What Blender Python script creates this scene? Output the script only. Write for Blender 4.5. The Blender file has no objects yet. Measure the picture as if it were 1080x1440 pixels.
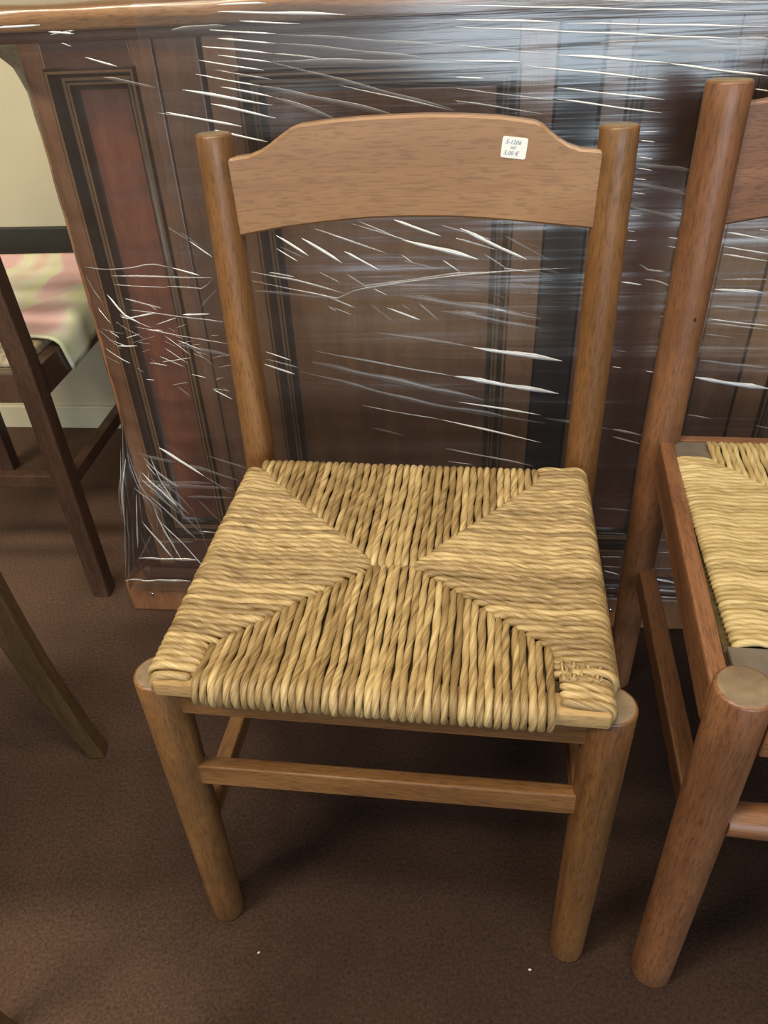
import bpy, bmesh, math, random
import numpy as np
from mathutils import Vector, Matrix
random.seed(7); np.random.seed(7)
scene = bpy.context.scene
COL = scene.collection

# ------------------------------------------------------------------ camera
F_PX, PITCH, ROLL, CAM_H = 1071.67, 0.62914, -0.05122, 1.01107
cam = bpy.data.cameras.new('camera'); cam.sensor_fit = 'VERTICAL'
cam.sensor_height = 36.0; cam.lens = F_PX / 1440 * 36.0; cam.clip_start = 0.01
cam_o = bpy.data.objects.new('camera', cam); COL.objects.link(cam_o)
fw = Vector((0, math.cos(PITCH), -math.sin(PITCH))); up = Vector((0, math.sin(PITCH), math.cos(PITCH))); rt = Vector((1, 0, 0))
Rv = math.cos(ROLL) * rt + math.sin(ROLL) * up; Uv = -math.sin(ROLL) * rt + math.cos(ROLL) * up
M = Matrix.Identity(4)
for i in range(3):
    M[i][0], M[i][1], M[i][2] = Rv[i], Uv[i], -fw[i]
M[2][3] = CAM_H
cam_o.matrix_world = M
scene.camera = cam_o

# ------------------------------------------------------------------ world, lights, exposure
world = bpy.data.worlds.new('world'); scene.world = world; world.use_nodes = True
bg = world.node_tree.nodes['Background']; bg.inputs[0].default_value = (0.95, 0.90, 0.80, 1); bg.inputs[1].default_value = 0.22
def area(name, loc, target, sx, sy, power, color):
    l = bpy.data.lights.new(name, 'AREA'); l.shape = 'RECTANGLE'; l.size = sx; l.size_y = sy
    l.energy = power; l.color = color
    o = bpy.data.objects.new(name, l); COL.objects.link(o); o.location = loc
    d = Vector(target) - Vector(loc); o.rotation_euler = d.to_track_quat('-Z', 'Y').to_euler(); return o
WARM = (1.0, 0.90, 0.70)
area('unseen_ceiling_tube', (-0.30, 0.0, 2.75), (-0.30, 0.0, 0), 1.5, 0.35, 46, WARM)
area('unseen_ceiling_tube', (-2.0, -0.6, 2.75), (-2.0, -0.6, 0), 1.5, 0.35, 90, WARM)  # unseen lamp, added to brighten the floor at the left
area('unseen_ceiling_tube', (1.4, 0.3, 2.75), (1.4, 0.3, 0), 1.5, 0.35, 20, WARM)
area('shop_window_daylight', (0.6, -4.2, 1.25), (0.3, 1.0, 0.9), 3.4, 2.2, 130, (0.74, 0.88, 1.0))
scene.view_settings.view_transform = 'Standard'; scene.view_settings.look = 'None'
scene.view_settings.gamma = 1.0; scene.view_settings.use_curve_mapping = False
scene.view_settings.exposure = 0.0

# ------------------------------------------------------------------ mesh helpers
def link(name, me, mats, parent=None, loc=(0, 0, 0), rz=0.0, sharp=35):
    if mats is not None:
        for m in (mats if isinstance(mats, (list, tuple)) else [mats]): me.materials.append(m)
    o = bpy.data.objects.new(name, me); COL.objects.link(o)
    if parent is not None: o.parent = parent
    o.location = loc; o.rotation_euler = (0, 0, rz)
    if sharp:
        for p in me.polygons: p.use_smooth = True
        me.set_sharp_from_angle(angle=math.radians(sharp))
    return o
def pymesh(name, v, f, mi=None):
    me = bpy.data.meshes.new(name)
    me.from_pydata([tuple(map(float, p)) for p in v], [], [tuple(map(int, q)) for q in f]); me.update()
    if mi is not None: me.polygons.foreach_set('material_index', mi)
    return me
def recalc(me):
    bm = bmesh.new(); bm.from_mesh(me); bmesh.ops.recalc_face_normals(bm, faces=bm.faces); bm.to_mesh(me); bm.free(); return me
def root(name, label, cat, loc, rz=0.0, group=None):
    o = bpy.data.objects.new(name, None); COL.objects.link(o); o.location = loc; o.rotation_euler = (0, 0, rz)
    o.empty_display_size = 0.05; o['label'] = label; o['category'] = cat
    if group: o['group'] = group
    return o
def box(name, mn, mx, mat, parent=None, bev=0.002, seg=2, **k):
    k.setdefault('sharp', 20)
    bm = bmesh.new(); bmesh.ops.create_cube(bm, size=1)
    for v in bm.verts:
        v.co = Vector([(mn[i] + mx[i]) / 2 + v.co[i] * (mx[i] - mn[i]) for i in range(3)])
    if bev: bmesh.ops.bevel(bm, geom=bm.edges[:], offset=bev, segments=seg, affect='EDGES', profile=0.5)
    me = bpy.data.meshes.new(name); bm.to_mesh(me); bm.free()
    return link(name, me, mat, parent, **k)
def beam(name, a, b, wx, wz, mat, parent=None, bev=0.002):
    """rectangular bar from a to b; wx its width sideways, wz its height"""
    a, b = Vector(a), Vector(b); d = b - a; L = d.length; d.normalize()
    upv = Vector((0, 0, 1)) if abs(d.z) < .9 else Vector((0, -1, 0))
    s = upv.cross(d).normalized(); u = d.cross(s).normalized()
    bm = bmesh.new(); bmesh.ops.create_cube(bm, size=1)
    for v in bm.verts: v.co = (a + b) / 2 + d * (v.co.x * L) + s * (v.co.y * wx) + u * (v.co.z * wz)
    if bev: bmesh.ops.bevel(bm, geom=bm.edges[:], offset=bev, segments=2, affect='EDGES', profile=0.5)
    bmesh.ops.recalc_face_normals(bm, faces=bm.faces)
    me = bpy.data.meshes.new(name); bm.to_mesh(me); bm.free()
    return link(name, me, mat, parent, sharp=20)
def rings(path, radii, n, ell=None, cap=True):
    """skin rings of n points along path (list of Vectors); returns verts, faces"""
    P = [Vector(p) for p in path]; V = []; Fc = []
    ref = None
    for i, p in enumerate(P):
        t = (P[min(i + 1, len(P) - 1)] - P[max(i - 1, 0)])
        if t.length < 1e-9: t = Vector((0, 0, 1))
        t.normalize()
        if ref is None:
            ref = Vector((1, 0, 0)) if abs(t.x) < .8 else Vector((0, 1, 0))
        ref = (ref - t * ref.dot(t)).normalized(); w = t.cross(ref)
        for k in range(n):
            th = 2 * math.pi * k / n
            r = radii[i] if ell is None else radii[i] * ell(i, th)
            V.append(p + ref * (math.cos(th) * r) + w * (math.sin(th) * r))
    for i in range(len(P) - 1):
        for k in range(n):
            a = i * n + k; b = i * n + (k + 1) % n
            Fc.append((a, b, b + n, a + n))
    if cap:
        Fc.append(tuple(range(n - 1, -1, -1))); Fc.append(tuple(range((len(P) - 1) * n, len(P) * n)))
    return V, Fc
def post(name, pts, rads, mat, parent, n=28, rim=0.003, steps=8):
    """round turned post through pts with radii, softly chamfered at both ends"""
    P = [Vector(p) for p in pts]; path = []; rr = []
    for i in range(len(P) - 1):
        for j in range(steps):
            u = j / steps; path.append(P[i].lerp(P[i + 1], u)); rr.append(rads[i] * (1 - u) + rads[i + 1] * u)
    path.append(P[-1]); rr.append(rads[-1])
    d0 = (path[1] - path[0]).normalized(); d1 = (path[-1] - path[-2]).normalized()
    a, b = path[0].copy(), path[-1].copy()
    path = [a, a + d0 * rim * .3, a + d0 * rim] + path[1:-1] + [b - d1 * rim, b - d1 * rim * .3, b]
    rr = [rr[0] - rim, rr[0] - rim * .3, rr[0]] + rr[1:-1] + [rr[-1], rr[-1] - rim * .3, rr[-1] - rim]
    v, f = rings(path, rr, n)
    me = recalc(pymesh(name, v, f)); o = link(name, me, [mat, M_endgrain], parent, sharp=50)
    me.polygons[len(f) - 1].material_index = 1                    # worn end grain on the sawn top
    return o

# ------------------------------------------------------------------ materials
def newmat(name):
    m = bpy.data.materials.new(name); m.use_nodes = True; nt = m.node_tree
    return m, nt, nt.nodes['Principled BSDF']
def N(nt, t, **k):
    n = nt.nodes.new(t)
    for a, b in k.items():
        if hasattr(n, a): setattr(n, a, b)
        else: n.inputs[a].default_value = b
    return n
def ramp(nt, stops):
    r = nt.nodes.new('ShaderNodeValToRGB'); e = r.color_ramp.elements
    while len(e) < len(stops): e.new(0.5)
    for i, (p, c) in enumerate(stops): e[i].position = p; e[i].color = (*c, 1)
    return r
def mixc(nt, fac, a, b, mode='MIX'):
    m = nt.nodes.new('ShaderNodeMix'); m.data_type = 'RGBA'; m.blend_type = mode
    for i, s in ((0, fac), (6, a), (7, b)):
        if hasattr(s, 'links'): nt.links.new(s, m.inputs[i])
        elif isinstance(s, tuple): m.inputs[i].default_value = (*s, 1)
        else: m.inputs[i].default_value = s
    return m.outputs[2]
def wood(name, dark, mid, light, axis='Z', rough=0.44, coat=0.25, wear=None, pores=0.35, scale=1.0):
    m, nt, b = newmat(name); L = nt.links.new
    tc = N(nt, 'ShaderNodeTexCoord')
    def mapped(long, cross):
        mp = N(nt, 'ShaderNodeMapping'); sc = [cross * scale] * 3; sc['XYZ'.index(axis)] = long * scale
        mp.inputs['Scale'].default_value = sc; L(tc.outputs['Object'], mp.inputs['Vector']); return mp.outputs[0]
    n1 = N(nt, 'ShaderNodeTexNoise', Scale=1.0, Detail=5.0, Roughness=0.6, Distortion=0.6); L(mapped(3, 26), n1.inputs['Vector'])
    r1 = ramp(nt, [(0.3, dark), (0.52, mid), (0.75, light)]); L(n1.outputs[0], r1.inputs[0])
    n2 = N(nt, 'ShaderNodeTexNoise', Scale=1.0, Detail=2.0, Roughness=0.5); L(mapped(60, 620), n2.inputs['Vector'])
    r2 = ramp(nt, [(0.36, (1 - pores,) * 3), (0.50, (1, 1, 1))]); L(n2.outputs[0], r2.inputs[0])
    col = mixc(nt, 1.0, r1.outputs[0], r2.outputs[0], 'MULTIPLY')
    n3 = N(nt, 'ShaderNodeTexNoise', Scale=9.0, Detail=4.0, Roughness=0.65); L(tc.outputs['Object'], n3.inputs['Vector'])
    if wear:
        r3 = ramp(nt, [(0.50, (0, 0, 0)), (0.72, (1, 1, 1))]); L(n3.outputs[0], r3.inputs[0])
        wf = N(nt, 'ShaderNodeMath', operation='MULTIPLY'); L(r3.outputs[0], wf.inputs[0]); wf.inputs[1].default_value = 0.7
        col = mixc(nt, wf.outputs[0], col, wear)
    L(col, b.inputs['Base Color'])
    rr = N(nt, 'ShaderNodeMapRange'); rr.inputs[3].default_value = rough - .08; rr.inputs[4].default_value = rough + .14
    L(n3.outputs[0], rr.inputs[0]); L(rr.outputs[0], b.inputs['Roughness'])
    b.inputs['Coat Weight'].default_value = coat; b.inputs['Coat Roughness'].default_value = 0.30
    bp = N(nt, 'ShaderNodeBump', Strength=0.12, Distance=0.001); L(n2.outputs[0], bp.inputs['Height']); L(bp.outputs[0], b.inputs['Normal'])
    return m
CH = ((.105, .042, .0125), (.19, .083, .025), (.28, .135, .046))
RH = ((.12, .045, .018), (.20, .083, .034), (.27, .122, .054))
M_post = wood('honey_beech_upright', *CH, axis='Z', wear=(.085, .042, .014))
M_bar = wood('honey_beech_crossways', *CH, axis='X')
M_side = wood('honey_beech_lengthways', *CH, axis='Y')
M_rail = wood('pale_beech_backrest', (.235, .113, .045), (.305, .157, .067), (.365, .205, .096), axis='X', rough=.36, coat=.7, pores=.22, scale=.7)
R_post = wood('russet_beech_upright', *RH, axis='Z', wear=(.095, .038, .016))
R_bar = wood('russet_beech_crossways', *RH, axis='X')
R_side = wood('russet_beech_lengthways', *RH, axis='Y')
M_raw = wood('raw_beech', (.30, .17, .06), (.40, .25, .10), (.50, .34, .16), axis='X', rough=.6, coat=0)
M_dark = wood('dark_walnut', (.045, .022, .014), (.075, .038, .024), (.11, .058, .037), axis='Z', rough=.34, coat=.3)
M_sabre = wood('dark_brown_leg', (.06, .032, .012), (.10, .056, .019), (.15, .085, .028), axis='Z', rough=.4)
S_body = wood('mahogany_stile', (.175, .074, .034), (.26, .115, .053), (.33, .155, .076), axis='Z', rough=.32, coat=.3, pores=.2)
S_panel = wood('mahogany_panel', (.135, .042, .022), (.195, .064, .033), (.25, .09, .048), axis='Z', rough=.3, coat=.35, pores=.15)
S_orange = wood('chestnut_stile', (.27, .12, .045), (.37, .17, .068), (.45, .22, .09), axis='Z', rough=.34, coat=.3, pores=.2)
S_bar = wood('mahogany_crossways', (.105, .042, .024), (.155, .065, .036), (.20, .09, .05), axis='X', rough=.32, coat=.3, pores=.2)
S_panel2 = wood('chestnut_panel', (.20, .082, .030), (.29, .125, .047), (.36, .165, .066), axis='Z', rough=.3, coat=.35, pores=.15)
S_pier = wood('dark_mahogany', (.018, .009, .007), (.026, .013, .010), (.038, .02, .014), axis='Z', rough=.35, pores=.1)
S_mold = wood('moulding_dark', (.045, .020, .012), (.07, .033, .018), (.10, .048, .026), axis='Z', rough=.3, pores=.1)
S_gold = wood('moulding_worn_lit_edge', (.20, .09, .03), (.26, .13, .045), (.32, .17, .065), axis='Z', rough=.35, pores=.1)  # golden bead strips: edge wear plus light along the edges put into the colour
S_top = wood('top_board_edge', (.24, .10, .03), (.33, .15, .05), (.40, .20, .075), axis='X', rough=.35, coat=.3)
def plain(name, c, rough=.6, noise=.0, scale=30, metallic=0):
    m, nt, b = newmat(name); b.inputs['Roughness'].default_value = rough; b.inputs['Metallic'].default_value = metallic
    if noise:
        tc = N(nt, 'ShaderNodeTexCoord'); n = N(nt, 'ShaderNodeTexNoise', Scale=scale, Detail=4.0); nt.links.new(tc.outputs['Object'], n.inputs['Vector'])
        r = ramp(nt, [(.3, tuple(x * (1 - noise) for x in c)), (.7, tuple(x * (1 + noise) for x in c))]); nt.links.new(n.outputs[0], r.inputs[0]); nt.links.new(r.outputs[0], b.inputs['Base Color'])
    else: b.inputs['Base Color'].default_value = (*c, 1)
    return m
M_wall = plain('cream_wall_paint', (.62, .55, .38), .7, .04, 6)
M_base = plain('pale_skirting', (.72, .66, .48), .5)
M_band = plain('dark_grey_rail', (.04, .037, .03), .6, .1)
M_plate = plain('grey_brown_corner_plate', (.13, .10, .078), .5, .15, 40)
M_endgrain = plain('worn_grey_end_grain', (.20, .14, .085), .5, .25, 60)
M_stuff = plain('rush_stuffing', (.10, .065, .022), .9, .3, 80)
M_screw = plain('steel_screw', (.7, .68, .62), .25, metallic=1)
M_hole = plain('knot_hole', (.02, .01, .006), .8)
M_paper = plain('white_sticker_paper', (.80, .80, .76), .5)
M_ink = plain('blue_grey_ink', (.20, .23, .36), .6)
M_crumb = plain('pale_crumb', (.6, .56, .48), .7)
def straw_mat(name, lo, mid, hi):
    m, nt, b = newmat(name); L = nt.links.new
    at = N(nt, 'ShaderNodeAttribute'); at.attribute_name = 'twist'; oi = N(nt, 'ShaderNodeObjectInfo')
    n1 = N(nt, 'ShaderNodeTexNoise', Scale=1.1, Detail=3.0, Roughness=.6); L(at.outputs['Vector'], n1.inputs['Vector'])
    mp = N(nt, 'ShaderNodeMapping'); mp.inputs['Scale'].default_value = (4.5, 4.5, .8); L(at.outputs['Vector'], mp.inputs['Vector'])
    n2 = N(nt, 'ShaderNodeTexNoise', Scale=1.0, Detail=3.0, Roughness=.6); L(mp.outputs[0], n2.inputs['Vector'])
    a = N(nt, 'ShaderNodeMath', operation='MULTIPLY_ADD'); L(oi.outputs['Random'], a.inputs[0]); a.inputs[1].default_value = .30; L(n1.outputs[0], a.inputs[2])
    c = N(nt, 'ShaderNodeMath', operation='MULTIPLY_ADD'); L(n2.outputs[0], c.inputs[0]); c.inputs[1].default_value = .85; L(a.outputs[0], c.inputs[2])
    d = N(nt, 'ShaderNodeMath', operation='MULTIPLY'); L(c.outputs[0], d.inputs[0]); d.inputs[1].default_value = .58
    r = ramp(nt, [(.40, lo), (.60, mid), (.80, hi)]); L(d.outputs[0], r.inputs[0])
    L(r.outputs[0], b.inputs['Base Color']); b.inputs['Roughness'].default_value = .45
    bp = N(nt, 'ShaderNodeBump', Strength=.55, Distance=.0012); L(n2.outputs[0], bp.inputs['Height']); L(bp.outputs[0], b.inputs['Normal'])
    return m
M_straw = straw_mat('rush_straw', (.11, .064, .021), (.30, .195, .080), (.60, .44, .21))
M_straw2 = straw_mat('rush_straw_pale', (.22, .145, .055), (.42, .30, .125), (.60, .47, .24))
def carpet_mat():
    m, nt, b = newmat('brown_carpet'); L = nt.links.new
    tc = N(nt, 'ShaderNodeTexCoord')
    n1 = N(nt, 'ShaderNodeTexNoise', Scale=5.0, Detail=5.0, Roughness=.6); L(tc.outputs['Object'], n1.inputs['Vector'])
    n2 = N(nt, 'ShaderNodeTexNoise', Scale=230.0, Detail=3.0, Roughness=.7); L(tc.outputs['Object'], n2.inputs['Vector'])
    r1 = ramp(nt, [(.3, (.033, .0175, .0125)), (.7, (.048, .0265, .0185))]); L(n1.outputs[0], r1.inputs[0])
    r2 = ramp(nt, [(.3, (.55, .55, .55)), (.7, (1.3, 1.3, 1.3))]); L(n2.outputs[0], r2.inputs[0])
    sx = N(nt, 'ShaderNodeSeparateXYZ'); L(tc.outputs['Object'], sx.inputs[0])      # dusty wear on the left, with brighter floor light painted in
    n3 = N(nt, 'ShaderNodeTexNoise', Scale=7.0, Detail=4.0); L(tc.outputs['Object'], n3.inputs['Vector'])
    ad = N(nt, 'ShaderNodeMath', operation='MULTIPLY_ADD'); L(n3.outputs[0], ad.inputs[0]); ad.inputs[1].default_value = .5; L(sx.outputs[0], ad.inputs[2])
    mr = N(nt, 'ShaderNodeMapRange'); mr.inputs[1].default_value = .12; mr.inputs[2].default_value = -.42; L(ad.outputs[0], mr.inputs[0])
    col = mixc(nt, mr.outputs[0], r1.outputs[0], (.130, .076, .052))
    L(mixc(nt, 1.0, col, r2.outputs[0], 'MULTIPLY'), b.inputs['Base Color'])
    b.inputs['Roughness'].default_value = .95; b.inputs['Specular IOR Level'].default_value = .15
    bp = N(nt, 'ShaderNodeBump', Strength=.6, Distance=.003); L(n2.outputs[0], bp.inputs['Height']); L(bp.outputs[0], b.inputs['Normal'])
    return m
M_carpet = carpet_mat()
def cloth_mat():
    m, nt, b = newmat('tie_dye_cloth'); L = nt.links.new
    tc = N(nt, 'ShaderNodeTexCoord')
    n1 = N(nt, 'ShaderNodeTexNoise', Scale=3.2, Detail=2.0, Distortion=1.4); L(tc.outputs['Object'], n1.inputs['Vector'])
    w = N(nt, 'ShaderNodeTexWave', Scale=2.0, Distortion=5.0, Detail=2.0); w.inputs['Detail Scale'].default_value = 1.5; L(tc.outputs['Object'], w.inputs['Vector'])
    a = N(nt, 'ShaderNodeMath', operation='MULTIPLY_ADD'); L(w.outputs[1], a.inputs[0]); a.inputs[1].default_value = .45; L(n1.outputs[0], a.inputs[2])
    r = ramp(nt, [(.30, (.82, .48, .44)), (.42, (.88, .72, .54)), (.55, (.90, .84, .68)), (.66, (.84, .84, .50)), (.76, (.90, .82, .64)), (.92, (.86, .54, .52))])
    L(a.outputs[0], r.inputs[0]); L(r.outputs[0], b.inputs['Base Color']); b.inputs['Roughness'].default_value = .8
    return m
M_cloth = cloth_mat()
M_cush = plain('patterned_seat_fabric', (.42, .33, .22), .8, .5, 60)
def film_mat(name, gloss, haze, rough, stretch=True, bump=.5, white=.8):
    """clear stretch film: mostly see-through, part mirror-like, part milky"""
    m = bpy.data.materials.new(name); m.use_nodes = True; nt = m.node_tree; L = nt.links.new; nt.nodes.clear()
    out = nt.nodes.new('ShaderNodeOutputMaterial')
    tr = N(nt, 'ShaderNodeBsdfTransparent'); gl = N(nt, 'ShaderNodeBsdfGlossy', Roughness=rough); df = N(nt, 'ShaderNodeBsdfDiffuse')
    df.inputs[0].default_value = (white, white, white, 1); tr.inputs[0].default_value = (.98, .98, .98, 1)
    lw = N(nt, 'ShaderNodeLayerWeight', Blend=.25)
    f = N(nt, 'ShaderNodeMath', operation='MULTIPLY_ADD'); L(lw.outputs[0], f.inputs[0]); f.inputs[1].default_value = .8; f.inputs[2].default_value = gloss; f.use_clamp = True
    m1 = N(nt, 'ShaderNodeMixShader'); L(f.outputs[0], m1.inputs[0]); L(tr.outputs[0], m1.inputs[1]); L(gl.outputs[0], m1.inputs[2])
    m2 = N(nt, 'ShaderNodeMixShader'); m2.inputs[0].default_value = haze; L(m1.outputs[0], m2.inputs[1]); L(df.outputs[0], m2.inputs[2])
    if stretch:
        tc = N(nt, 'ShaderNodeTexCoord'); mp = N(nt, 'ShaderNodeMapping'); mp.inputs['Rotation'].default_value = (0, math.radians(7), 0); mp.inputs['Scale'].default_value = (1.1, 1, 34)
        L(tc.outputs['Object'], mp.inputs['Vector'])
        n = N(nt, 'ShaderNodeTexNoise', Scale=2.0, Detail=4.0, Roughness=.55, Distortion=.3); L(mp.outputs[0], n.inputs['Vector'])
        bp = N(nt, 'ShaderNodeBump', Strength=bump, Distance=.006); L(n.outputs[0], bp.inputs['Height'])
        L(bp.outputs[0], gl.inputs['Normal'])
    L(m2.outputs[0], out.inputs[0])
    return m
F_sheet = film_mat('stretch_film', .065, .012, .24, bump=.22)
F_layer = film_mat('stretch_film_second_layer', .045, .010, .26, bump=.3)
F_bright = film_mat('film_pleat_tight', .35, .50, .22, stretch=False, white=.95)
F_mid = film_mat('film_pleat', .14, .14, .25, stretch=False, white=.9)
F_faint = film_mat('film_pleat_flat', .05, .05, .3, stretch=False, white=.85)

# ------------------------------------------------------------------ room
YAW = math.radians(-7.2)
def structure(o): o['kind'] = 'structure'; return o
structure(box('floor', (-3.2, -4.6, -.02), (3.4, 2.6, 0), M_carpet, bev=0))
W0 = Vector((-.887, 1.872, 0)); ex = Vector((math.cos(YAW), math.sin(YAW), 0)); ey = Vector((-math.sin(YAW), math.cos(YAW), 0))
structure(box('wall_back', (-2.2, 0, 0), (4.2, .1, 2.75), M_wall, bev=0, loc=W0, rz=YAW))
structure(box('baseboard_back', (-2.2, -.012, 0), (4.2, 0, .066), M_base, bev=.003, loc=W0, rz=YAW))
structure(box('trim_1', (-2.2, -.016, .464), (4.2, 0, .536), M_band, bev=.003, loc=W0, rz=YAW))

# ------------------------------------------------------------------ sideboard
sb = root('sideboard', 'tall mahogany panelled sideboard wrapped in clear film, standing behind the rush chairs', 'sideboard', (-.4931, 1.1259, 0), YAW)
SL, SR, ST = .068, 1.56, .955
box('carcass', (SL, .041, .075), (SR, .46, ST), S_body, sb, bev=.003)
box('plinth', (-.004, -.02, 0), (SR + .06, .47, .074), S_body, sb, bev=.006)
box('plinth_moulding', (.03, -.012, .074), (SR + .03, .465, .10), S_bar, sb, bev=.010, seg=4)
box('top_board', (-.16, -.026, ST), (SR + .08, .49, .978), S_top, sb, bev=.005, seg=3)
box('frieze', (SL, .001, .9455), (SR, .0405, ST - .012), S_bar, sb, bev=.0005)
box('frieze', (SL, .001, .0995), (SR, .0405, .1045), S_bar, sb, bev=.0005)
box('cornice_moulding', (SL - .02, -.012, ST - .012), (SR + .02, .465, ST), S_bar, sb, bev=.004)
def frame_sweep(x0, x1, z0, z1, prof, y0=0.0):
    V = []; Fc = []; mi = []
    for ins, h in prof:
        for (x, z) in ((x0 + ins, z0 + ins), (x1 - ins, z0 + ins), (x1 - ins, z1 - ins), (x0 + ins, z1 - ins)): V.append((x, y0 - h, z))
    for i in range(len(prof) - 1):
        for k in range(4):
            a = i * 4 + k; b = i * 4 + (k + 1) % 4; Fc.append((a, b, b + 4, a + 4))
    return V, Fc
PROF = [(0, 0), (.001, .004), (.003, .006), (.006, .0055), (.0075, .002), (.008, -.006), (.011, -.009), (.0125, -.017), (.016, -.018), (.0185, -.016), (.021, -.017), (.0225, -.026), (.028, -.029), (.029, -.030)]
GOLD = {2, 7, 9}
def door(x0, x1, z0, z1, ix0, ix1, iz0, iz1, stile_m, panel_m, gold=True, handle=False):
    # panel field is the part; stiles, rails and mouldings are its sub-parts
    k = .0285
    v = [(ix0 + k, .0295, iz0 + k), (ix1 - k, .0295, iz0 + k), (ix1 - k, .0295, iz1 - k), (ix0 + k, .0295, iz1 - k)]
    v += [(a, .038, c) for a, b_, c in v]
    me = pymesh('door', v, [(0, 1, 2, 3), (7, 6, 5, 4), (0, 4, 5, 1), (1, 5, 6, 2), (2, 6, 7, 3), (3, 7, 4, 0)])
    d = link('door', recalc(me), panel_m, sb)
    box('stile', (x0, 0, z0), (ix0 + .004, .040, z1), stile_m, d, bev=.0015)
    box('stile', (ix1 - .004, 0, z0), (x1, .040, z1), stile_m, d, bev=.0015)
    box('rail', (ix0 + .004, .0003, z0), (ix1 - .004, .040, iz0 + .004), S_bar, d, bev=.001)
    box('rail', (ix0 + .004, .0003, iz1 - .004), (ix1 - .004, .040, z1), S_bar, d, bev=.001)
    v, f = frame_sweep(ix0, ix1, iz0, iz1, PROF)
    dark = [q for i, q in enumerate(f) if i // 4 not in GOLD]; au = [q for i, q in enumerate(f) if i // 4 in GOLD]
    link('moulding', recalc(pymesh('moulding', v, dark)), S_mold, d, sharp=60)
    link('moulding_bead', recalc(pymesh('moulding_bead', v, au)), S_gold, d, sharp=60)
    return d
door(SL, .240, .105, .945, .094, .215, .165, .915, S_body, S_panel)
door(.303, .730, .105, .945, .340, .690, .150, .905, S_orange, S_panel2)
door(.787, .965, .105, .945, .815, .938, .165, .915, S_body, S_panel)
door(1.03, 1.46, .105, .945, 1.067, 1.42, .150, .905, S_orange, S_panel2)
for a, b_, m in ((.2405, .2955, S_body), (.732, .785, S_pier), (.967, 1.028, S_body), (1.462, SR, S_pier)):
    box('pier', (a, .004, .105), (b_, .040, .945), m, sb, bev=.002)
for s in (.045, .9):
    v, f = rings([(s, -.0195, .045), (s, -.0215, .045), (s, -.0225, .045)], [.0035, .0035, .002], 12); link('screw', recalc(pymesh('screw', v, f)), M_screw, sb)

# ------------------------------------------------------------------ stretch film around the sideboard
film = root('stretch_wrap', 'clear plastic stretch film with shiny horizontal pleats wound around the sideboard', 'plastic wrap', (-.4931, 1.1259, 0), YAW)
def sl_left(z):
    zs = [.067, .10, .20, .30, .36, .42, .84, .92, .94, .955, 1.0]; ss = [.012, .014, .034, .055, .0625, .0655, .0655, .062, .045, -.01, -.165]
    return float(np.interp(z, zs, ss))
def fy(s, z):
    y = -.030 + .0007 * math.sin(z * 71 + s * 6) + .0003 * math.sin(z * 173 - s * 9 + 1) + .001 * math.sin(s * 23 + z * 11)
    k = max(0.0, min(1.0, (z - .30) / .10, (.95 - z) / .06))
    y = y * (1 - k) + k * (y + .034 * max(0.0, 1 - max(0.0, s - .0655) / .07) ** 1.5)
    if s < .12 and z < .36: y -= .010 * (1 - s / .12) * (1 - z / .36) * (1 + math.sin(s * 130 + z * 9)) * .5
    return y
def film_sheet():
    V = []; Fc = []; idx = {}
    zs = list(np.linspace(.067, .975, 130)); ns = 110
    rows = []
    for z in zs:
        l = sl_left(z); sd = .0655 if .10 < z < .95 else l
        row = [(sd, .40 - .085 * j, z) for j in range(4)] + [(sd * .5 + l * .5, .03, z)]
        for i in range(ns + 1):
            s = l + (SR + .07 - l) * i / ns; row.append((s, fy(s, z), z))
        rows.append(row)
    for yy, zz in ((-.026, .981), (.0, .983), (.12, .984), (.3, .984), (.48, .983)):
        l = -.165; row = [(l, max(yy, .40 - .085 * j), zz) for j in range(5)]
        for i in range(ns + 1):
            s = l + (SR + .09 - l) * i / ns; row.append((s, yy, zz + .001 * math.sin(s * 40 + yy * 30)))
        rows.append(row)
    m = len(rows[0])
    for r in rows: V += r
    for a in range(len(rows) - 1):
        for b_ in range(m - 1): Fc.append((a * m + b_, a * m + b_ + 1, (a + 1) * m + b_ + 1, (a + 1) * m + b_))
    return pymesh('film_sheet', V, Fc)
link('film_sheet', film_sheet(), F_sheet, film, sharp=0)
for p in bpy.data.meshes['film_sheet'].polygons: p.use_smooth = True
def film_layer():
    V = []; Fc = []; ns = 90; rows = []
    for z in np.linspace(.10, .976, 100): rows.append([(s, fy(s, z) - .0035 - .001 * math.sin(z * 40 + s * 5), z) for s in np.linspace(.2385, SR + .08, ns)])
    for yy, zz in ((-.028, .984), (.0, .986), (.15, .987), (.48, .986)): rows.append([(s, yy, zz) for s in np.linspace(.2385, SR + .08, ns)])
    for q in rows: V += q
    for a in range(len(rows) - 1):
        for c in range(ns - 1): Fc.append((a * ns + c, a * ns + c + 1, (a + 1) * ns + c + 1, (a + 1) * ns + c))
    return pymesh('film_layer', V, Fc)
smooth_ = link('film_layer', film_layer(), F_layer, film, sharp=0)
for p in smooth_.data.polygons: p.use_smooth = True
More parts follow.
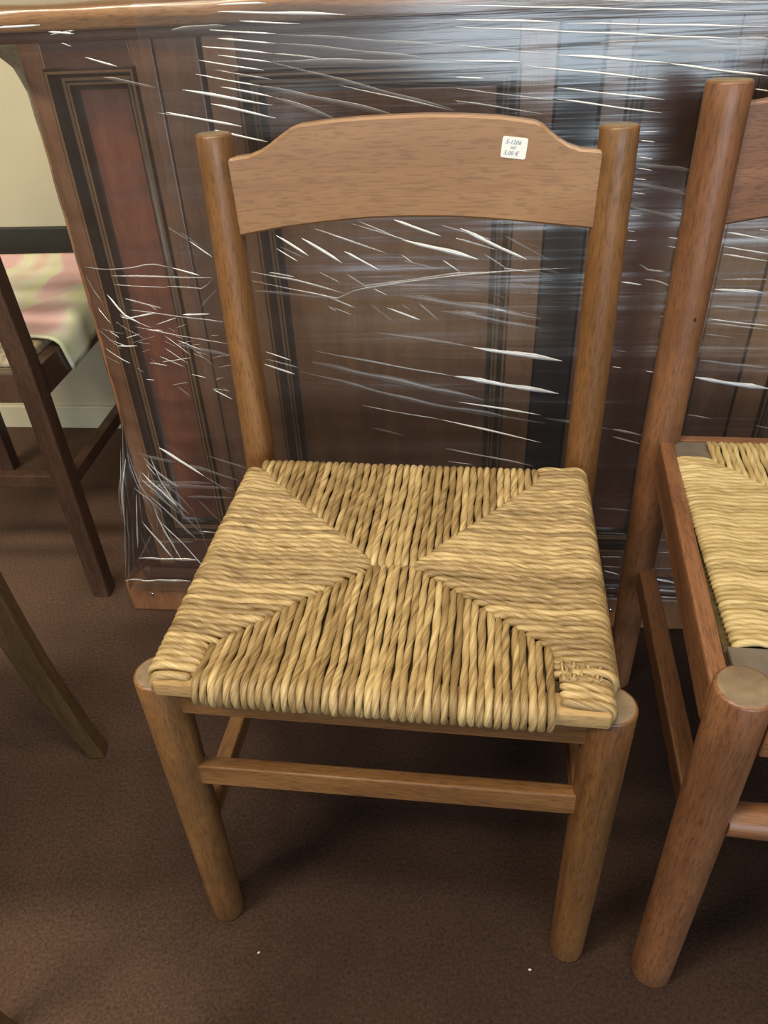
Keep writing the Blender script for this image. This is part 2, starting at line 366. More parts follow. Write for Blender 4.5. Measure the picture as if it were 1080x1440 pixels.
PLEATS = """2 2 0.363 0.958 0.433 0.953;2 2 0.327 0.951 0.404 0.944;2 2 0.335 0.942 0.403 0.935;2 2 0.315 0.935 0.398 0.925;2 2 0.332 0.926 0.396 0.916;2 2 0.309 0.921 0.386 0.908;2 1 0.326 0.911 0.394 0.898;2 2 0.302 0.907 0.378 0.892;2 2 0.330 0.893 0.392 0.880;3 2 0.282 0.891 0.391 0.871;3 2 0.315 0.875 0.393 0.857;3 2 0.256 0.867 0.349 0.849;3 2 0.314 0.846 0.380 0.831;3 2 0.339 0.968 0.486 0.960;2 2 0.340 0.975 0.397 0.974;2 0 0.404 0.944 0.611 0.925;2 0 0.403 0.935 0.583 0.914;2 1 0.398 0.925 0.462 0.917;3 0 0.397 0.917 0.611 0.909;2 0 0.396 0.916 0.611 0.860;2 1 0.474 0.890 0.611 0.859;3 0 0.392 0.880 0.471 0.852;3 0 0.378 0.892 0.546 0.855;4 0 0.282 0.952 0.348 0.955;2 2 0.610 0.964 0.945 0.946;2 2 0.610 0.951 0.727 0.944;2 2 0.733 0.943 0.953 0.932;2 2 0.610 0.944 0.931 0.921;4 1 0.915 0.923 0.955 0.920;2 1 0.611 0.926 0.726 0.913;3 2 0.726 0.913 0.853 0.901;3 2 0.853 0.900 0.964 0.884;2 2 0.611 0.911 0.687 0.907;2 2 0.694 0.903 0.853 0.884;2 2 0.611 0.895 0.645 0.892;2 2 0.729 0.880 0.853 0.864;2 1 0.611 0.883 0.730 0.866;2 2 0.730 0.868 0.852 0.850;2 1 0.611 0.870 0.715 0.853;3 2 0.951 0.872 0.968 0.869;4 1 0.610 0.971 0.947 0.954;8 0 0.773 0.922 0.957 0.913;2 2 0.831 0.831 0.852 0.831;2 2 0.833 0.821 0.850 0.819;2 2 0.833 0.803 0.850 0.801;2 2 0.833 0.791 0.851 0.788;2 2 0.832 0.778 0.846 0.777;2 2 0.833 0.762 0.847 0.760;2 2 0.833 0.735 0.847 0.734;2 2 0.833 0.716 0.842 0.715;2 2 0.833 0.704 0.846 0.703;4 2 0.834 0.649 0.861 0.645;3 1 0.863 0.653 0.881 0.650 0.901 0.642;3 2 0.890 0.603 0.901 0.602;2 2 0.884 0.707 0.900 0.705;2 2 0.886 0.696 0.900 0.694;3 1 0.841 0.553 0.854 0.550;4 2 0.838 0.528 0.851 0.526;4 2 0.885 0.521 0.901 0.519;4 1 0.851 0.427 0.899 0.416;3 1 0.853 0.414 0.902 0.400;9 0 0.832 0.796 0.899 0.786;9 0 0.833 0.773 0.901 0.758;5 0 0.832 0.746 0.898 0.728;3 1 0.854 0.673 0.867 0.664 0.887 0.663;2 2 0.954 0.713 1.008 0.703;2 2 0.993 0.716 1.006 0.713;2 2 0.954 0.696 1.013 0.685;2 2 0.955 0.686 1.015 0.676;2 1 0.959 0.653 1.021 0.652;5 2 0.954 0.640 1.017 0.634;4 0 0.955 0.617 1.031 0.610;2 2 0.954 0.599 1.036 0.589;2 1 0.955 0.593 1.037 0.584;4 0 0.956 0.576 0.997 0.572;5 0 0.956 0.538 1.052 0.526;5 2 0.954 0.512 1.059 0.495;3 1 0.955 0.452 0.991 0.445;3 1 1.054 0.436 1.075 0.431;5 2 0.376 0.717 0.417 0.689;3 2 0.374 0.700 0.401 0.682;5 2 0.410 0.713 0.462 0.679;2 1 0.428 0.725 0.486 0.705;4 2 0.466 0.694 0.513 0.669;3 1 0.449 0.717 0.523 0.691;2 1 0.488 0.733 0.548 0.707;2 1 0.478 0.731 0.567 0.702;4 2 0.534 0.734 0.595 0.713;4 2 0.543 0.709 0.644 0.682;2 1 0.595 0.727 0.660 0.708;4 2 0.620 0.722 0.708 0.681;3 1 0.614 0.710 0.670 0.694;2 0 0.678 0.712 0.740 0.679;2 1 0.651 0.689 0.690 0.665;3 1 0.333 0.656 0.392 0.643 0.451 0.630 0.477 0.642 0.576 0.656 0.680 0.666 0.764 0.669;3 1 0.335 0.668 0.394 0.657 0.462 0.638;2 1 0.472 0.645 0.614 0.663 0.690 0.667;2 0 0.336 0.641 0.451 0.630;3 0 0.504 0.580 0.646 0.557;5 2 0.641 0.557 0.767 0.538;3 1 0.416 0.551 0.616 0.511;5 2 0.616 0.511 0.767 0.485;6 0 0.406 0.533 0.659 0.473;3 2 0.622 0.470 0.744 0.450;4 0 0.389 0.518 0.574 0.467 0.751 0.435;2 1 0.477 0.463 0.596 0.440;3 2 0.596 0.440 0.748 0.401;3 1 0.604 0.389 0.740 0.359;2 0 0.491 0.423 0.540 0.411;2 1 0.607 0.366 0.646 0.360;3 2 0.339 0.550 0.375 0.536;4 2 0.334 0.530 0.378 0.513;2 1 0.337 0.538 0.384 0.524;3 0 0.750 0.445 0.851 0.427;7 0 0.546 0.632 0.733 0.600;5 0 0.595 0.611 0.734 0.585;4 2 0.169 0.929 0.206 0.918;3 2 0.144 0.944 0.156 0.940;4 2 0.131 0.956 0.162 0.952;3 1 0.133 0.953 0.164 0.956;2 1 0.246 0.867 0.348 0.850;2 1 0.086 0.671 0.167 0.676 0.195 0.681 0.224 0.675;3 1 0.133 0.665 0.278 0.660;2 1 0.134 0.652 0.210 0.647;3 2 0.224 0.675 0.260 0.664;2 1 0.211 0.649 0.264 0.645 0.278 0.660;4 2 0.117 0.635 0.138 0.607 0.159 0.595;3 1 0.144 0.631 0.196 0.617;2 1 0.150 0.589 0.284 0.562;2 1 0.148 0.615 0.286 0.595;4 0 0.208 0.562 0.285 0.543;3 1 0.084 0.658 0.091 0.639 0.102 0.623;4 2 0.091 0.611 0.110 0.591;4 2 0.177 0.623 0.188 0.615;3 2 0.225 0.607 0.265 0.608;2 0 0.283 0.645 0.251 0.616;4 2 0.254 0.711 0.283 0.689;2 0 0.245 0.722 0.267 0.704;3 2 0.070 0.962 0.123 0.963;2 0 0.186 0.907 0.250 0.894;2 0 0.228 0.729 0.254 0.711;7 2 0.139 0.381 0.180 0.349 0.205 0.328;5 0 0.180 0.349 0.263 0.322;5 0 0.205 0.328 0.247 0.294;5 0 0.219 0.368 0.281 0.344;5 2 0.107 0.351 0.122 0.326;5 0 0.122 0.326 0.155 0.285 0.173 0.253;3 0 0.095 0.366 0.161 0.354;6 1 0.074 0.417 0.068 0.382 0.059 0.300 0.039 0.208 0.012 0.098;6 1 0.075 0.398 0.075 0.352 0.079 0.318;8 2 0.079 0.290 0.054 0.173;4 1 0.081 0.283 0.076 0.209;5 1 0.092 0.285 0.100 0.254;4 0 0.094 0.308 0.251 0.305;3 0 0.090 0.315 0.215 0.314;3 0 0.168 0.285 0.248 0.285;12 0 0.102 0.301 0.148 0.248;5 1 0.172 0.253 0.181 0.197 0.182 0.166;5 0 0.184 0.278 0.218 0.232;7 2 0.063 0.133 0.059 0.104;4 1 0.047 0.208 0.017 0.098;5 0 0.061 0.246 0.030 0.099;4 0 0.085 0.201 0.044 0.137;4 1 0.178 0.212 0.205 0.210;5 0 0.088 0.188 0.161 0.187;4 1 0.050 0.149 0.163 0.147;4 1 0.011 0.094 0.136 0.095;6 0 0.068 0.335 0.058 0.246;4 1 0.056 0.264 0.041 0.188;5 0 0.848 0.282 0.901 0.277;8 0 0.854 0.231 0.900 0.229;3 1 0.866 0.181 0.899 0.182;4 1 0.871 0.160 0.901 0.160;5 2 0.875 0.149 0.901 0.142;4 1 0.883 0.109 0.899 0.110;6 2 0.955 0.136 0.986 0.130 1.004 0.125;4 1 0.957 0.194 0.982 0.194;5 0 0.956 0.160 0.990 0.160;5 1 0.955 0.110 1.012 0.108;3 1 0.956 0.095 1.016 0.094;4 1 0.954 0.221 0.971 0.219;3 1 0.886 0.095 0.899 0.094"""
bins = {0: ([], []), 1: ([], []), 2: ([], [])}
def pleat(pts, w, br):
    V, Fc = bins[br]; pts = [np.array(p) for p in pts]
    seg = [np.linalg.norm(pts[i + 1] - pts[i]) for i in range(len(pts) - 1)]; T = sum(seg); n = max(5, int(T / .012))
    cum = np.concatenate([[0], np.cumsum(seg)]); ph = random.random() * 6
    base = len(V); NS = 5
    wid = w * ((.0005 if w < 4 else .00068) if br else .0009)
    wid = min(wid, T * .035)
    for i in range(n + 1):
        t = i / n; q = t * T
        s = np.interp(q, cum, [p[0] for p in pts]); z = np.interp(q, cum, [p[1] for p in pts])
        z += (.00025 if w < 4 else .0006) * math.sin(q * 60 + ph)
        k = min(1, 4 * t + .15, 4 * (1 - t) + .15) * (1 + .2 * math.sin(q * 60 + ph) + .12 * random.uniform(-1, 1)); r = wid * max(.15, k)
        for j in range(NS):
            a = math.pi * j / (NS - 1)
            V.append((s, fy(s, z) - .006 - (.8 if br else .35) * r * math.sin(a), z + r * math.cos(a)))
    for i in range(n):
        for j in range(NS - 1):
            a = base + i * NS + j; Fc.append((a, a + NS, a + NS + 1, a + 1))
for ln in PLEATS.split(';'):
    t = ln.split(); w, br = int(t[0]), int(t[1]); c = list(map(float, t[2:])); pleat([(c[i], c[i + 1]) for i in range(0, len(c), 2)], w, br)
rnd = random.Random(5)
for k in range(30):      # gathered skirt of film at the lower left corner
    s0 = rnd.uniform(.058, .12); z0 = rnd.uniform(.22, .37); a = rnd.uniform(-1.9, -.75) if s0 > .07 else rnd.uniform(-2.0, -1.4); L_ = rnd.uniform(.04, .16)
    s1 = max(s0 + L_ * math.cos(a), sl_left(max(.08, z0 + L_ * math.sin(a)))); pleat([(s0, z0), ((s0 + s1) / 2 + rnd.uniform(-.004, .004), z0 + L_ * .5 * math.sin(a)), (s1, max(.075, z0 + L_ * math.sin(a)))], rnd.choice([3, 4, 5]), rnd.choice([0, 1, 1, 2]))
for k in range(46):      # crumpled band across the left door
    u = rnd.random(); s0 = .075 + .19 * u; z0 = rnd.uniform(.52, .625) - .05 * u; a = rnd.uniform(-.9, .35); L_ = rnd.uniform(.010, .05)
    pleat([(s0, z0), (s0 + L_ * math.cos(a), z0 + L_ * math.sin(a))], rnd.choice([1, 1, 2]), rnd.choice([1, 1, 2]))
for k in range(26):      # loose wrinkles under the backrest
    s0 = rnd.uniform(.36, .75); z0 = rnd.uniform(.62, .72) - (s0 - .36) * .05; a = rnd.uniform(-.75, -.1); L_ = rnd.uniform(.01, .05)
    pleat([(s0, z0), (s0 + L_ * math.cos(a), z0 + L_ * math.sin(a))], rnd.choice([2, 2, 3]), rnd.choice([0, 1, 2]))
for br, nm, m in ((0, 'flat_pleats', F_faint), (1, 'loose_pleats', F_mid), (2, 'tight_pleats', F_bright)):
    o = link(nm, pymesh(nm, *bins[br]), m, film, sharp=0); o['kind'] = 'stuff'
    for p in o.data.polygons: p.use_smooth = True

# ------------------------------------------------------------------ rush seats
def cord(path, r, mat, parent, name='rush_cord', pitch=.034):
    P = [Vector(p) for p in path]; seg = [(P[i + 1] - P[i]).length for i in range(len(P) - 1)]; T = sum(seg)
    n = max(6, int(T / .0042)); cum = np.concatenate([[0], np.cumsum(seg)]); A = np.array([tuple(p) for p in P])
    q = np.linspace(0, T, n + 1); pts = np.stack([np.interp(q, cum, A[:, k]) for k in range(3)], 1)
    for _ in range(1): pts[1:-1] = .25 * pts[:-2] + .5 * pts[1:-1] + .25 * pts[2:]
    ph = random.random() * 6; pt = pitch * random.uniform(.8, 1.3); hand = 1
    rr = [r * (1 + .06 * math.sin(x * 50 + ph) + random.uniform(-.02, .02)) for x in q]
    rr[0] *= .6; rr[-1] *= .6
    v, f = rings([Vector(p) for p in pts], rr, 12, ell=lambda i, th: .76 + .27 * abs(math.cos(th - hand * math.pi * q[i] / pt - ph)))
    me = pymesh(name, v, f); off = random.random() * 40
    th = np.tile(np.arange(12) * math.pi / 6, n + 1); qq = np.repeat(q, 12); psi = th - math.pi * qq / pt - ph
    at = me.attributes.new('twist', 'FLOAT_VECTOR', 'POINT')     # runs along the twisted fibres
    at.data.foreach_set('vector', np.stack([np.cos(psi), np.sin(psi), qq * 9 + off], 1).astype(np.float32).ravel())
    return link(name, me, mat, parent, sharp=0)
def smooth(o):
    for p in o.data.polygons: p.use_smooth = True
def rush(parent, mat, zt, xl, xr, yf, yb, FLc, FRc, RLc, RRc, A, B, nf, nb, ns, drop=.026, inset=False, ysl=None, ysr=None, xb=None):
    """four triangles of twisted cord meeting along two diagonals and a short middle ridge"""
    lerp = lambda u, a, b: a + (b - a) * u
    def yfront(x):
        if x <= A[0]: return float(np.interp(x, [FLc[0], A[0]], [FLc[1], A[1]]))
        if x >= B[0]: return float(np.interp(x, [B[0], FRc[0]], [B[1], FRc[1]]))
        return float(np.interp(x, [A[0], B[0]], [A[1], B[1]]))
    def yback(x):
        if x <= A[0]: return float(np.interp(x, [RLc[0], A[0]], [RLc[1], A[1]]))
        if x >= B[0]: return float(np.interp(x, [B[0], RRc[0]], [B[1], RRc[1]]))
        return float(np.interp(x, [A[0], B[0]], [A[1], B[1]]))
    def xleft(y): return float(np.interp(y, [FLc[1], A[1], RLc[1]], [FLc[0], A[0], RLc[0]]))
    def xright(y): return float(np.interp(y, [FRc[1], B[1], RRc[1]], [FRc[0], B[0], RRc[0]]))
    cxm, cym = (xl + xr) / 2, (yf + yb) / 2
    def top(x, y):   # sagging, cushioned surface of the seat
        u = min(abs(x - xl), abs(x - xr)) ; v = min(abs(y - yf), abs(y - yb)); e = min(u, v)
        return zt - (0 if inset else .0022) * math.exp(-((yb - y - .024) / .0045) ** 2) * (1 if u > .03 else 0) - .0035 * min(1, max(0, (e - .02) / .02)) + .0045 * min(1, max(0, (e - .04) / .10))
    def run(p0, p1, r, out, mirror_drop):
        """from the outer rail edge p0 (wrapping down) to the inner end p1"""
        d = Vector((p1[0] - p0[0], p1[1] - p0[1], 0)); L = d.length
        if L < .004: return None
        d /= L; path = []
        if mirror_drop:
            for back, dz in ((.010, -drop - .001), (.002, -drop - .001), (-.0055, -drop * .86), (-.0072, -drop * .62), (-.0074, -drop * .38), (-.0058, -.005), (-.001, .0002), (.006, .0012)):
                path.append((p0[0] + d.x * back, p0[1] + d.y * back, zt + dz))
        else:
            path += [(p0[0], p0[1], zt - .010), (p0[0] + d.x * .002, p0[1] + d.y * .002, zt - .003)]
        n = max(3, int(L / .02)); ph = random.random() * 6; side = Vector((-d.y, d.x, 0)); amp = min(.0009, L * .01)
        for i in range(1, n + 1):
            u = i / n * L; w = amp * math.sin(u * 40 + ph)
            x, y = p0[0] + d.x * u + side.x * w, p0[1] + d.y * u + side.y * w
            if u > .008 and u < L - .003: path.append((x, y, top(x, y) + random.uniform(-.0004, .0004)))
        path.append((p1[0] - d.x * .004, p1[1] - d.y * .004, top(*p1) - .0008)); path.append((p1[0], p1[1], top(*p1) - .0040)); path.append((p1[0] + d.x * .002, p1[1] + d.y * .002, top(*p1) - .012))
        o = cord(path, r, mat, parent); smooth(o); return o
    wrap = not inset
    pf = (FRc[0] - FLc[0]) / nf
    for i in range(nf):
        x = FLc[0] + pf * (i + .5) + random.uniform(-.0006, .0006); xe = x
        run((x, yf), (xe, yfront(x) + .001), pf * .52, None, wrap)
    pb = (RRc[0] - RLc[0]) / nb
    for i in range(nb):
        x = RLc[0] + pb * (i + .5) + random.uniform(-.0005, .0005)
        run((x, yb), (x, yback(x) - .001), pb * .52, None, wrap)
    for sgn, x0, xe, rng in ((-1, xl, xleft, ysl), (1, xr, xright, ysr)):
        ps = (rng[1] - rng[0]) / ns
        for i in range(ns):
            y = rng[0] + ps * (i + .5) + random.uniform(-.0005, .0005)
            run((x0, y), (xe(y) - sgn * -.001 * 0, y), ps * .56, None, wrap)

# ------------------------------------------------------------------ main chair
C1, Y1 = Vector((-.016, .484, 0)), -.158
ch = root('rush_seat_chair', 'honey-brown wooden chair with woven rush seat and a white price sticker on its backrest', 'chair', C1, Y1)
post('leg', [(-.219, -.002, 0), (-.2165, 0, .455)], [.0205, .0235], M_post, ch)
post('leg', [(.219, -.004, 0), (.2165, 0, .455)], [.0205, .0235], M_post, ch)
rear = []
for sx, xs, xt in ((-1, -.2155, -.2145), (1, .2185, .2145)):
    rear.append(post('leg', [(xs * 1.0, .375, 0), (xs, .390, .43), (xt, .404, .864)], [.0185, .0205, .0202], M_post, ch, steps=14))
# backrest board: cut-out shoulders, bowed backwards
def yr(x): return .399 + .013 * (1 - (x / .2) ** 2)
TX = [-.200, -.176, -.165, -.155, -.141, -.127, -.117, -.09, -.056, -.02, .019, .055, .092, .115, .129, .137, .143, .154, .165, .178, .200]
TZ = [.840, .8425, .846, .851, .860, .868, .871, .8735, .8755, .8765, .877, .876, .874, .871, .869, .866, .861, .853, .847, .843, .842]
BX = [-.200, -.150, -.104, -.05, 0, .05, .096, .15, .203]; BZ = [.757, .7645, .769, .773, .774, .7735, .771, .767, .763]
def backboard(name, mat, parent, th=.016):
    xs = np.unique(np.concatenate([np.linspace(-.2, .2, 61), TX])); V = []; Fc = []
    e = .0025
    for x in xs:
        zt, zb = float(np.interp(x, TX, TZ)), float(np.interp(x, BX, BZ)); y = yr(x); h = th / 2
        V += [(x, y - h, zb + e), (x, y - h, zt - e), (x, y - h + e, zt), (x, y + h - e, zt), (x, y + h, zt - e), (x, y + h, zb + e), (x, y + h - e, zb), (x, y - h + e, zb)]
    for i in range(len(xs) - 1):
        for k in range(8):
            a = i * 8 + k; b_ = i * 8 + (k + 1) % 8; Fc.append((a, b_, b_ + 8, a + 8))
    Fc.append(tuple(range(8))); Fc.append(tuple(range(len(V) - 1, len(V) - 9, -1)))
    return link(name, recalc(pymesh(name, V, Fc)), mat, parent, sharp=40)
bk = backboard('backrest', M_rail, ch)
# price sticker with handwriting
def sticker():
    c = (.1095, .8445); w, h, rot = .0262, .0205, math.radians(-6); V = []; Fc = []
    out = []
    for cxs, czs, a0 in ((1, 1, 0), (-1, 1, 90), (-1, -1, 180), (1, -1, 270)):
        for k in range(4):
            a = math.radians(a0 + 30 * k); out.append((cxs * (w / 2 - .002) + .002 * math.cos(a), czs * (h / 2 - .002) + .002 * math.sin(a)))
    n = len(out)
    for d in (.0084, .0080):
        for (a, b_) in out:
            x = c[0] + a * math.cos(rot) - b_ * math.sin(rot); z = c[1] + a * math.sin(rot) + b_ * math.cos(rot); V.append((x, yr(x) - d, z))
    Fc = [tuple(range(n)), tuple(range(2 * n - 1, n - 1, -1))] + [(i, (i + 1) % n, n + (i + 1) % n, n + i) for i in range(n)]
    st = link('price_sticker', recalc(pymesh('price_sticker', V, Fc)), M_paper, bk, sharp=30); st['label'] = 'white price sticker'
    slope = math.atan2(yr(.123) - yr(.097), .026)
    for txt, dx, dz, sz in (('5-1206', -.010, .0034, .0058), ('set', -.0045, -.0012, .0050), ('5,00 €', -.0105, -.0072, .0058)):
        cu = bpy.data.curves.new('handwriting', 'FONT'); cu.body = txt; cu.size = sz; cu.shear = .35; cu.extrude = .00004; cu.resolution_u = 2
        to = bpy.data.objects.new('tmp', cu); COL.objects.link(to); dg = bpy.context.evaluated_depsgraph_get()
        me = bpy.data.meshes.new_from_object(to.evaluated_get(dg)); bpy.data.objects.remove(to)
        o = bpy.data.objects.new('handwriting', me); me.materials.clear(); me.materials.append(M_ink); COL.objects.link(o)
        # sub-part of the backrest: beside the sticker it is written on
        o.parent = bk
        x = c[0] + dx * math.cos(rot) - dz * math.sin(rot); z = c[1] + dx * math.sin(rot) + dz * math.cos(rot)
        o.rotation_euler = (Matrix.Rotation(slope, 3, 'Z') @ Matrix.Rotation(-rot, 3, 'Y') @ Matrix.Rotation(math.pi / 2, 3, 'X')).to_euler()
        o.location = (x, yr(x) - .0086, z)
sticker()
# rails and stretchers
box('seat_rail', (-.200, -.011, .408), (.200, .011, .452), M_bar, ch)
box('seat_rail', (-.200, .372, .400), (.200, .390, .436), M_bar, ch)
for s, x in ((-1, -.203), (1, .2185)): box('seat_rail', (x - .009, .018, .410), (x + .009, .375, .452), M_side, ch)
beam('stretcher', (-.207, -.004, .306), (.207, -.004, .311), .015, .031, M_bar, ch, .002)
beam('stretcher', (-.2155, .012, .196), (-.2155, .378, .196), .020, .032, M_side, ch, .003)
beam('stretcher', (.2175, .012, .222), (.2175, .380, .222), .020, .032, M_side, ch, .003)
# drop-on seat: frame > cords
seat = box('seat', (-.2085, -.029, .4535), (.2125, -.004, .4725), M_raw, ch, bev=.004, seg=3)
box('seat_padding', (-.203, -.006, .452), (.207, .345, .4655), M_stuff, seat, bev=.004)
rush(seat, M_straw, .4765, -.2075, .2115, -.0275, .349, (-.168, .022), (.163, .046), (-.197, .337), (.160, .333), (-.019, .151), (.018, .153), 43, 42, 44, ysl=(-.014, .334), ysr=(.012, .357))
for (x0, x1, y0, r) in ((-.208, -.172, -.0215, .0045), (.212, .168, -.0205, .005), (.212, .168, -.0115, .005), (.212, .168, -.002, .005), (.212, .168, .0065, .005)):
    o = cord([(x0, y0, .455), (x0 * 1.008, y0, .464), (x0, y0, .4735), (x0 + (x1 - x0) * .5, y0 + .001, .4755), (x1, y0 + .002, .4735)], r, M_straw, seat); smooth(o)
for k in range(11):   # frayed loops at the front right corner
    x = .171 + k * .0034; y = .014; pts = [(x + .002 * math.sin(j * 1.9 + k), y + .004 * (j - 3) * .8 + .001 * random.uniform(-1, 1), .476 + .0035 * math.sin(j * 1.3 + k * 2) + .001) for j in range(8)]
    o = cord(pts, .0016, M_straw, seat, name='frayed_strand', pitch=.012); smooth(o)

# ------------------------------------------------------------------ right-hand chair
C2, Y2 = Vector((.296, .415, 0)), -.165
c2 = root('rush_seat_chair', 'russet wooden chair with drop-in rush seat and round stretcher at the right edge', 'chair', C2, Y2)
W2 = .434
for s in (0, W2): 
    post('leg', [(s, 0, 0), (s - .002, .006 if s == 0 else .003, .505)], [.0235, .0255], R_post, c2)
for s, sg in ((0, 1), (W2, -1)):
    post('leg', [(s + sg * .010, .462, 0), (s - sg * .001, .448, .47), (s, .458, .897)], [.019, .024, .0235], R_post, c2, steps=14)
for (dx, z, r) in ((-.0055, .585, .0020), (-.0065, .573, .0022), (-.0035, .548, .0024), (.0065, .655, .0016)):
    me = bpy.data.meshes.new('knot'); bm = bmesh.new(); bmesh.ops.create_icosphere(bm, subdivisions=2, radius=r)
    for q in bm.verts: q.co.z *= 1.7; q.co.y *= .35; q.co += Vector((dx, .4515 - math.sqrt(.0236 ** 2 - dx * dx) + .0005, z))
    bm.to_mesh(me); bm.free(); link('knot', me, M_hole, [o for o in c2.children if o.name.startswith('leg')][2], sharp=0)
def yr2(x): return .457 + .012 * (1 - ((x - W2 / 2) / .2) ** 2)
def backboard2():
    xs = np.linspace(.012, W2 - .012, 50); V = []; Fc = []; h = .008; e = .0025
    for x in xs:
        u = x - W2 / 2; zt, zb = float(np.interp(u, TX, TZ)) + .036, float(np.interp(u, BX, BZ)) - .002; y = yr2(x)
        V += [(x, y - h, zb + e), (x, y - h, zt - e), (x, y - h + e, zt), (x, y + h - e, zt), (x, y + h, zt - e), (x, y + h, zb + e), (x, y + h - e, zb), (x, y - h + e, zb)]
    for i in range(len(xs) - 1):
        for k in range(8):
            a = i * 8 + k; b_ = i * 8 + (k + 1) % 8; Fc.append((a, b_, b_ + 8, a + 8))
    Fc.append(tuple(range(8))); Fc.append(tuple(range(len(V) - 1, len(V) - 9, -1)))
    return link('backrest', recalc(pymesh('backrest', V, Fc)), R_bar, c2, sharp=40)
backboard2()
beam('seat_rail', (-.016, .018, .466), (.003, .440, .466), .018, .050, R_side, c2, .003)
beam('seat_rail', (W2 + .016, .018, .466), (W2 - .003, .440, .466), .018, .050, R_side, c2, .003)
box('seat_rail', (.020, -.012, .436), (W2 - .020, .008, .482), R_bar, c2)
box('seat_rail', (.012, .441, .440), (W2 - .012, .455, .486), R_bar, c2)
v, f = rings([Vector((.018 + .0398 * i, 0, .325)) for i in range(11)], [.0165 + .003 * math.sin(math.pi * i / 10) for i in range(11)], 20); link('stretcher', recalc(pymesh('stretcher', v, f)), R_bar, c2)
for x in (.012, W2 - .012): beam('stretcher', (x, .012, .250), (x + .003, .452, .250), .024, .034, R_side, c2, .003)
seat2 = box('seat', (.0, .016, .462), (W2, .438, .478), M_stuff, c2, bev=.003)
for (a, b_, c, d) in ((.001, .016, .070, .071), (W2 - .070, .016, W2 - .001, .071), (.001, .394, .054, .438), (W2 - .054, .394, W2 - .001, .438)):
    box('corner_plate', (a, b_, .476), (c, d, .4865), M_plate, seat2, bev=.002)
rush(seat2, M_straw2, .4905, .007, W2 - .007, .020, .436, (.056, .070), (W2 - .056, .070), (.052, .393), (W2 - .052, .393), (W2 / 2 - .02, .225), (W2 / 2 + .02, .225), 46, 46, 48, inset=True, ysl=(.070, .394), ysr=(.070, .394))

# ------------------------------------------------------------------ dark chair on the left
C3, Y3 = Vector((-.571, 1.166, 0)), -.10
c3 = root('dining_chair', 'dark walnut square-legged chair with a tie-dyed cloth on its seat, beside the sideboard', 'chair', C3, Y3)
W3, D3 = .42, .46
for x in (0, -W3):
    V = []; Fc = []
    for (px, py, pz) in ((x, 0, 0), (x - .001, 0, .25), (x - .002, 0, .50), (x - .003, -.012, .70), (x - .004, -.035, .92)):
        V += [(px + a * .017, py + b_ * .017, pz) for a, b_ in ((-1, -1), (1, -1), (1, 1), (-1, 1))]
    for i in range(4):
        for k in range(4): Fc.append((i * 4 + k, i * 4 + (k + 1) % 4, i * 4 + 4 + (k + 1) % 4, i * 4 + 4 + k))
    Fc += [(3, 2, 1, 0), (16, 17, 18, 19)]
    o = link('leg', recalc(pymesh('leg', V, Fc)), M_dark, c3, sharp=30); md = o.modifiers.new('soft_edges', 'BEVEL'); md.width = .002; md.segments = 2; md.limit_method = 'ANGLE'
    beam('leg', (x, D3, 0), (x, D3, .47), .034, .034, M_dark, c3)
    beam('seat_rail', (x, .016, .459), (x, D3 - .016, .459), .022, .054, M_dark, c3)
    beam('stretcher', (x, .016, .262), (x, D3 - .016, .262), .020, .026, M_dark, c3)
for y in (0, D3): beam('seat_rail', (-W3 + .016, y, .459), (-.016, y, .459), .022, .054, M_dark, c3)
beam('stretcher', (-W3 + .016, 0, .272), (-.016, 0, .272), .020, .026, M_dark, c3)
for z in (.66, .76, .86): beam('back_slat', (-W3 + .012, -.012 - (z - .5) * .05, z), (-.018, -.012 - (z - .5) * .05, z), .016, .05, M_dark, c3)
box('seat_cushion', (-W3 + .018, .022, .478), (-.014, D3 - .01, .500), M_cush, c3, bev=.008, seg=3)
def cloth():
    V = []; Fc = []; nu, nv = 40, 40
    for i in range(nu + 1):
        u = i / nu
        for j in range(nv + 1):
            v = j / nv; y = .085 + (.47 - .085) * v
            s = -.39 + (.39 + .085 - .03 * v) * u         # arc length across the seat, over the right edge
            zt = .505 + .024 * v
            if s < .0: x, z = s, zt
            else:
                a = min(s / .022, math.pi / 2); x = .018 * math.sin(a) * 1.0; z = zt - .018 * (1 - math.cos(a)) - max(0, s - .0345)
                x += .004 * math.sin(y * 55) * min(1, s / .05); y = y + .35 * max(0, s - .01) * (1 - v)
            z += (.0022 * math.sin(x * 60 + y * 38) * (1 if s < 0 else .3) + .0012 * math.sin(y * 110 - x * 20)) * (1 - v ** 4) + .0016 * (1 - v ** 6) * math.sin(26 * (y * 1.6 - x) + 2 * math.sin(x * 30))
            V.append((x, y, max(z, .5035) if s < 0 else z))
    m = nv + 1
    for i in range(nu):
        for j in range(nv): a = i * m + j; Fc.append((a, a + m, a + m + 1, a + 1))
    me = pymesh('folded_cloth', V, Fc); o = link('folded_cloth', me, M_cloth, None, loc=C3, rz=Y3, sharp=0); smooth(o)
    md = o.modifiers.new('thickness', 'SOLIDIFY'); md.thickness = .004; md.offset = 1
    o['label'] = 'pink and yellow tie-dyed cloth spread over the seat of the dark chair'; o['category'] = 'cloth'
cloth()

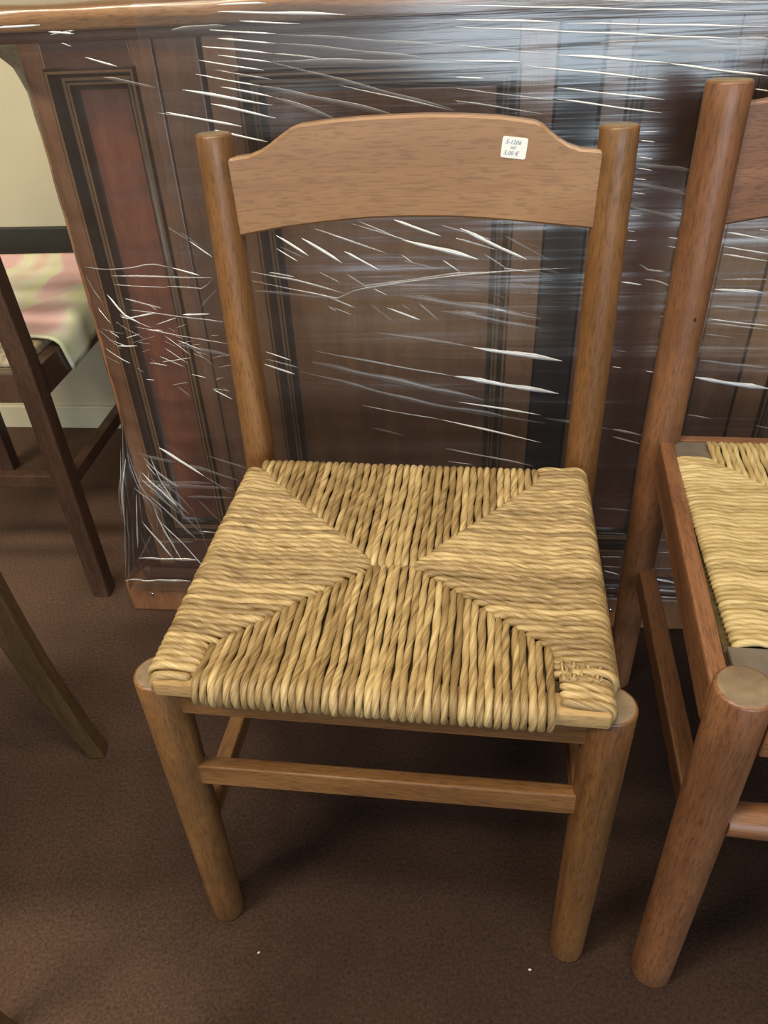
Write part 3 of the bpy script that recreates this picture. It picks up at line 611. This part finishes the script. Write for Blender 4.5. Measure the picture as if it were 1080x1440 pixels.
# ------------------------------------------------------------------ sabre-legged chair, nearest on the left
c4 = root('dining_chair', 'brown chair with curved sabre leg reaching in at the left edge, nearest the camera', 'chair', (-.475, .775, 0), 0.0)
def sabre(ox, oy, flip):
    prof = [(0, 0, .024), (-.012, .05, .028), (-.026, .12, .033), (-.041, .20, .038), (-.052, .29, .042), (-.060, .38, .045), (-.062, .44, .046)]
    t = np.linspace(0, 1, 22); px = np.interp(t, np.linspace(0, 1, 7), [p[0] for p in prof]); pz = np.interp(t, np.linspace(0, 1, 7), [p[1] for p in prof]); pw = np.interp(t, np.linspace(0, 1, 7), [p[2] for p in prof])
    V = []; Fc = []; h = .013
    for x, z, w in zip(px, pz, pw):
        x *= flip
        for dx, dy in ((-w / 2, -h), (w / 2, -h), (w / 2, h), (-w / 2, h)): V.append((ox + x + dx, oy + dy, z))
    for i in range(21):
        for k in range(4):
            a = i * 4 + k; b_ = i * 4 + (k + 1) % 4; Fc.append((a, b_, b_ + 4, a + 4))
    Fc += [(0, 1, 2, 3), (87, 86, 85, 84)]
    o = link('leg', recalc(pymesh('leg', V, Fc)), M_sabre, c4, sharp=40)
    b = o.modifiers.new('soft_edges', 'BEVEL'); b.width = .003; b.segments = 2; b.limit_method = 'ANGLE'
sabre(0, 0, 1); sabre(0, -.40, 1); sabre(-.50, 0, -1); sabre(-.50, -.40, -1)
box('seat', (-.47, -.43, .43), (-.035, .03, .485), M_sabre, c4, bev=.012, seg=3)
for y in (-.395, -.005): beam('back_post', (-.455, y, .47), (-.50, y, .90), .030, .036, M_sabre, c4)
box('backrest', (-.505, -.38, .80), (-.480, -.02, .89), M_sabre, c4, bev=.006)

# ------------------------------------------------------------------ crumbs on the carpet
for (x, y, rz, lab) in ((-.1867, .4565, .7, 'pale crumb on the carpet in front of the left front leg'), (.1498, .4203, .2, 'pale crumb on the carpet between the front legs, nearer the right one')):
    me = bpy.data.meshes.new('crumb'); bm = bmesh.new(); bmesh.ops.create_icosphere(bm, subdivisions=1, radius=.0014)
    for v in bm.verts: v.co.x *= 1.5; v.co.z *= .6; v.co += Vector([random.uniform(-.0003, .0003) for _ in range(3)])
    bm.to_mesh(me); bm.free(); o = link('crumb', me, M_crumb, None, loc=(x, y, .0009), rz=rz, sharp=0); o['label'] = lab; o['category'] = 'crumb'
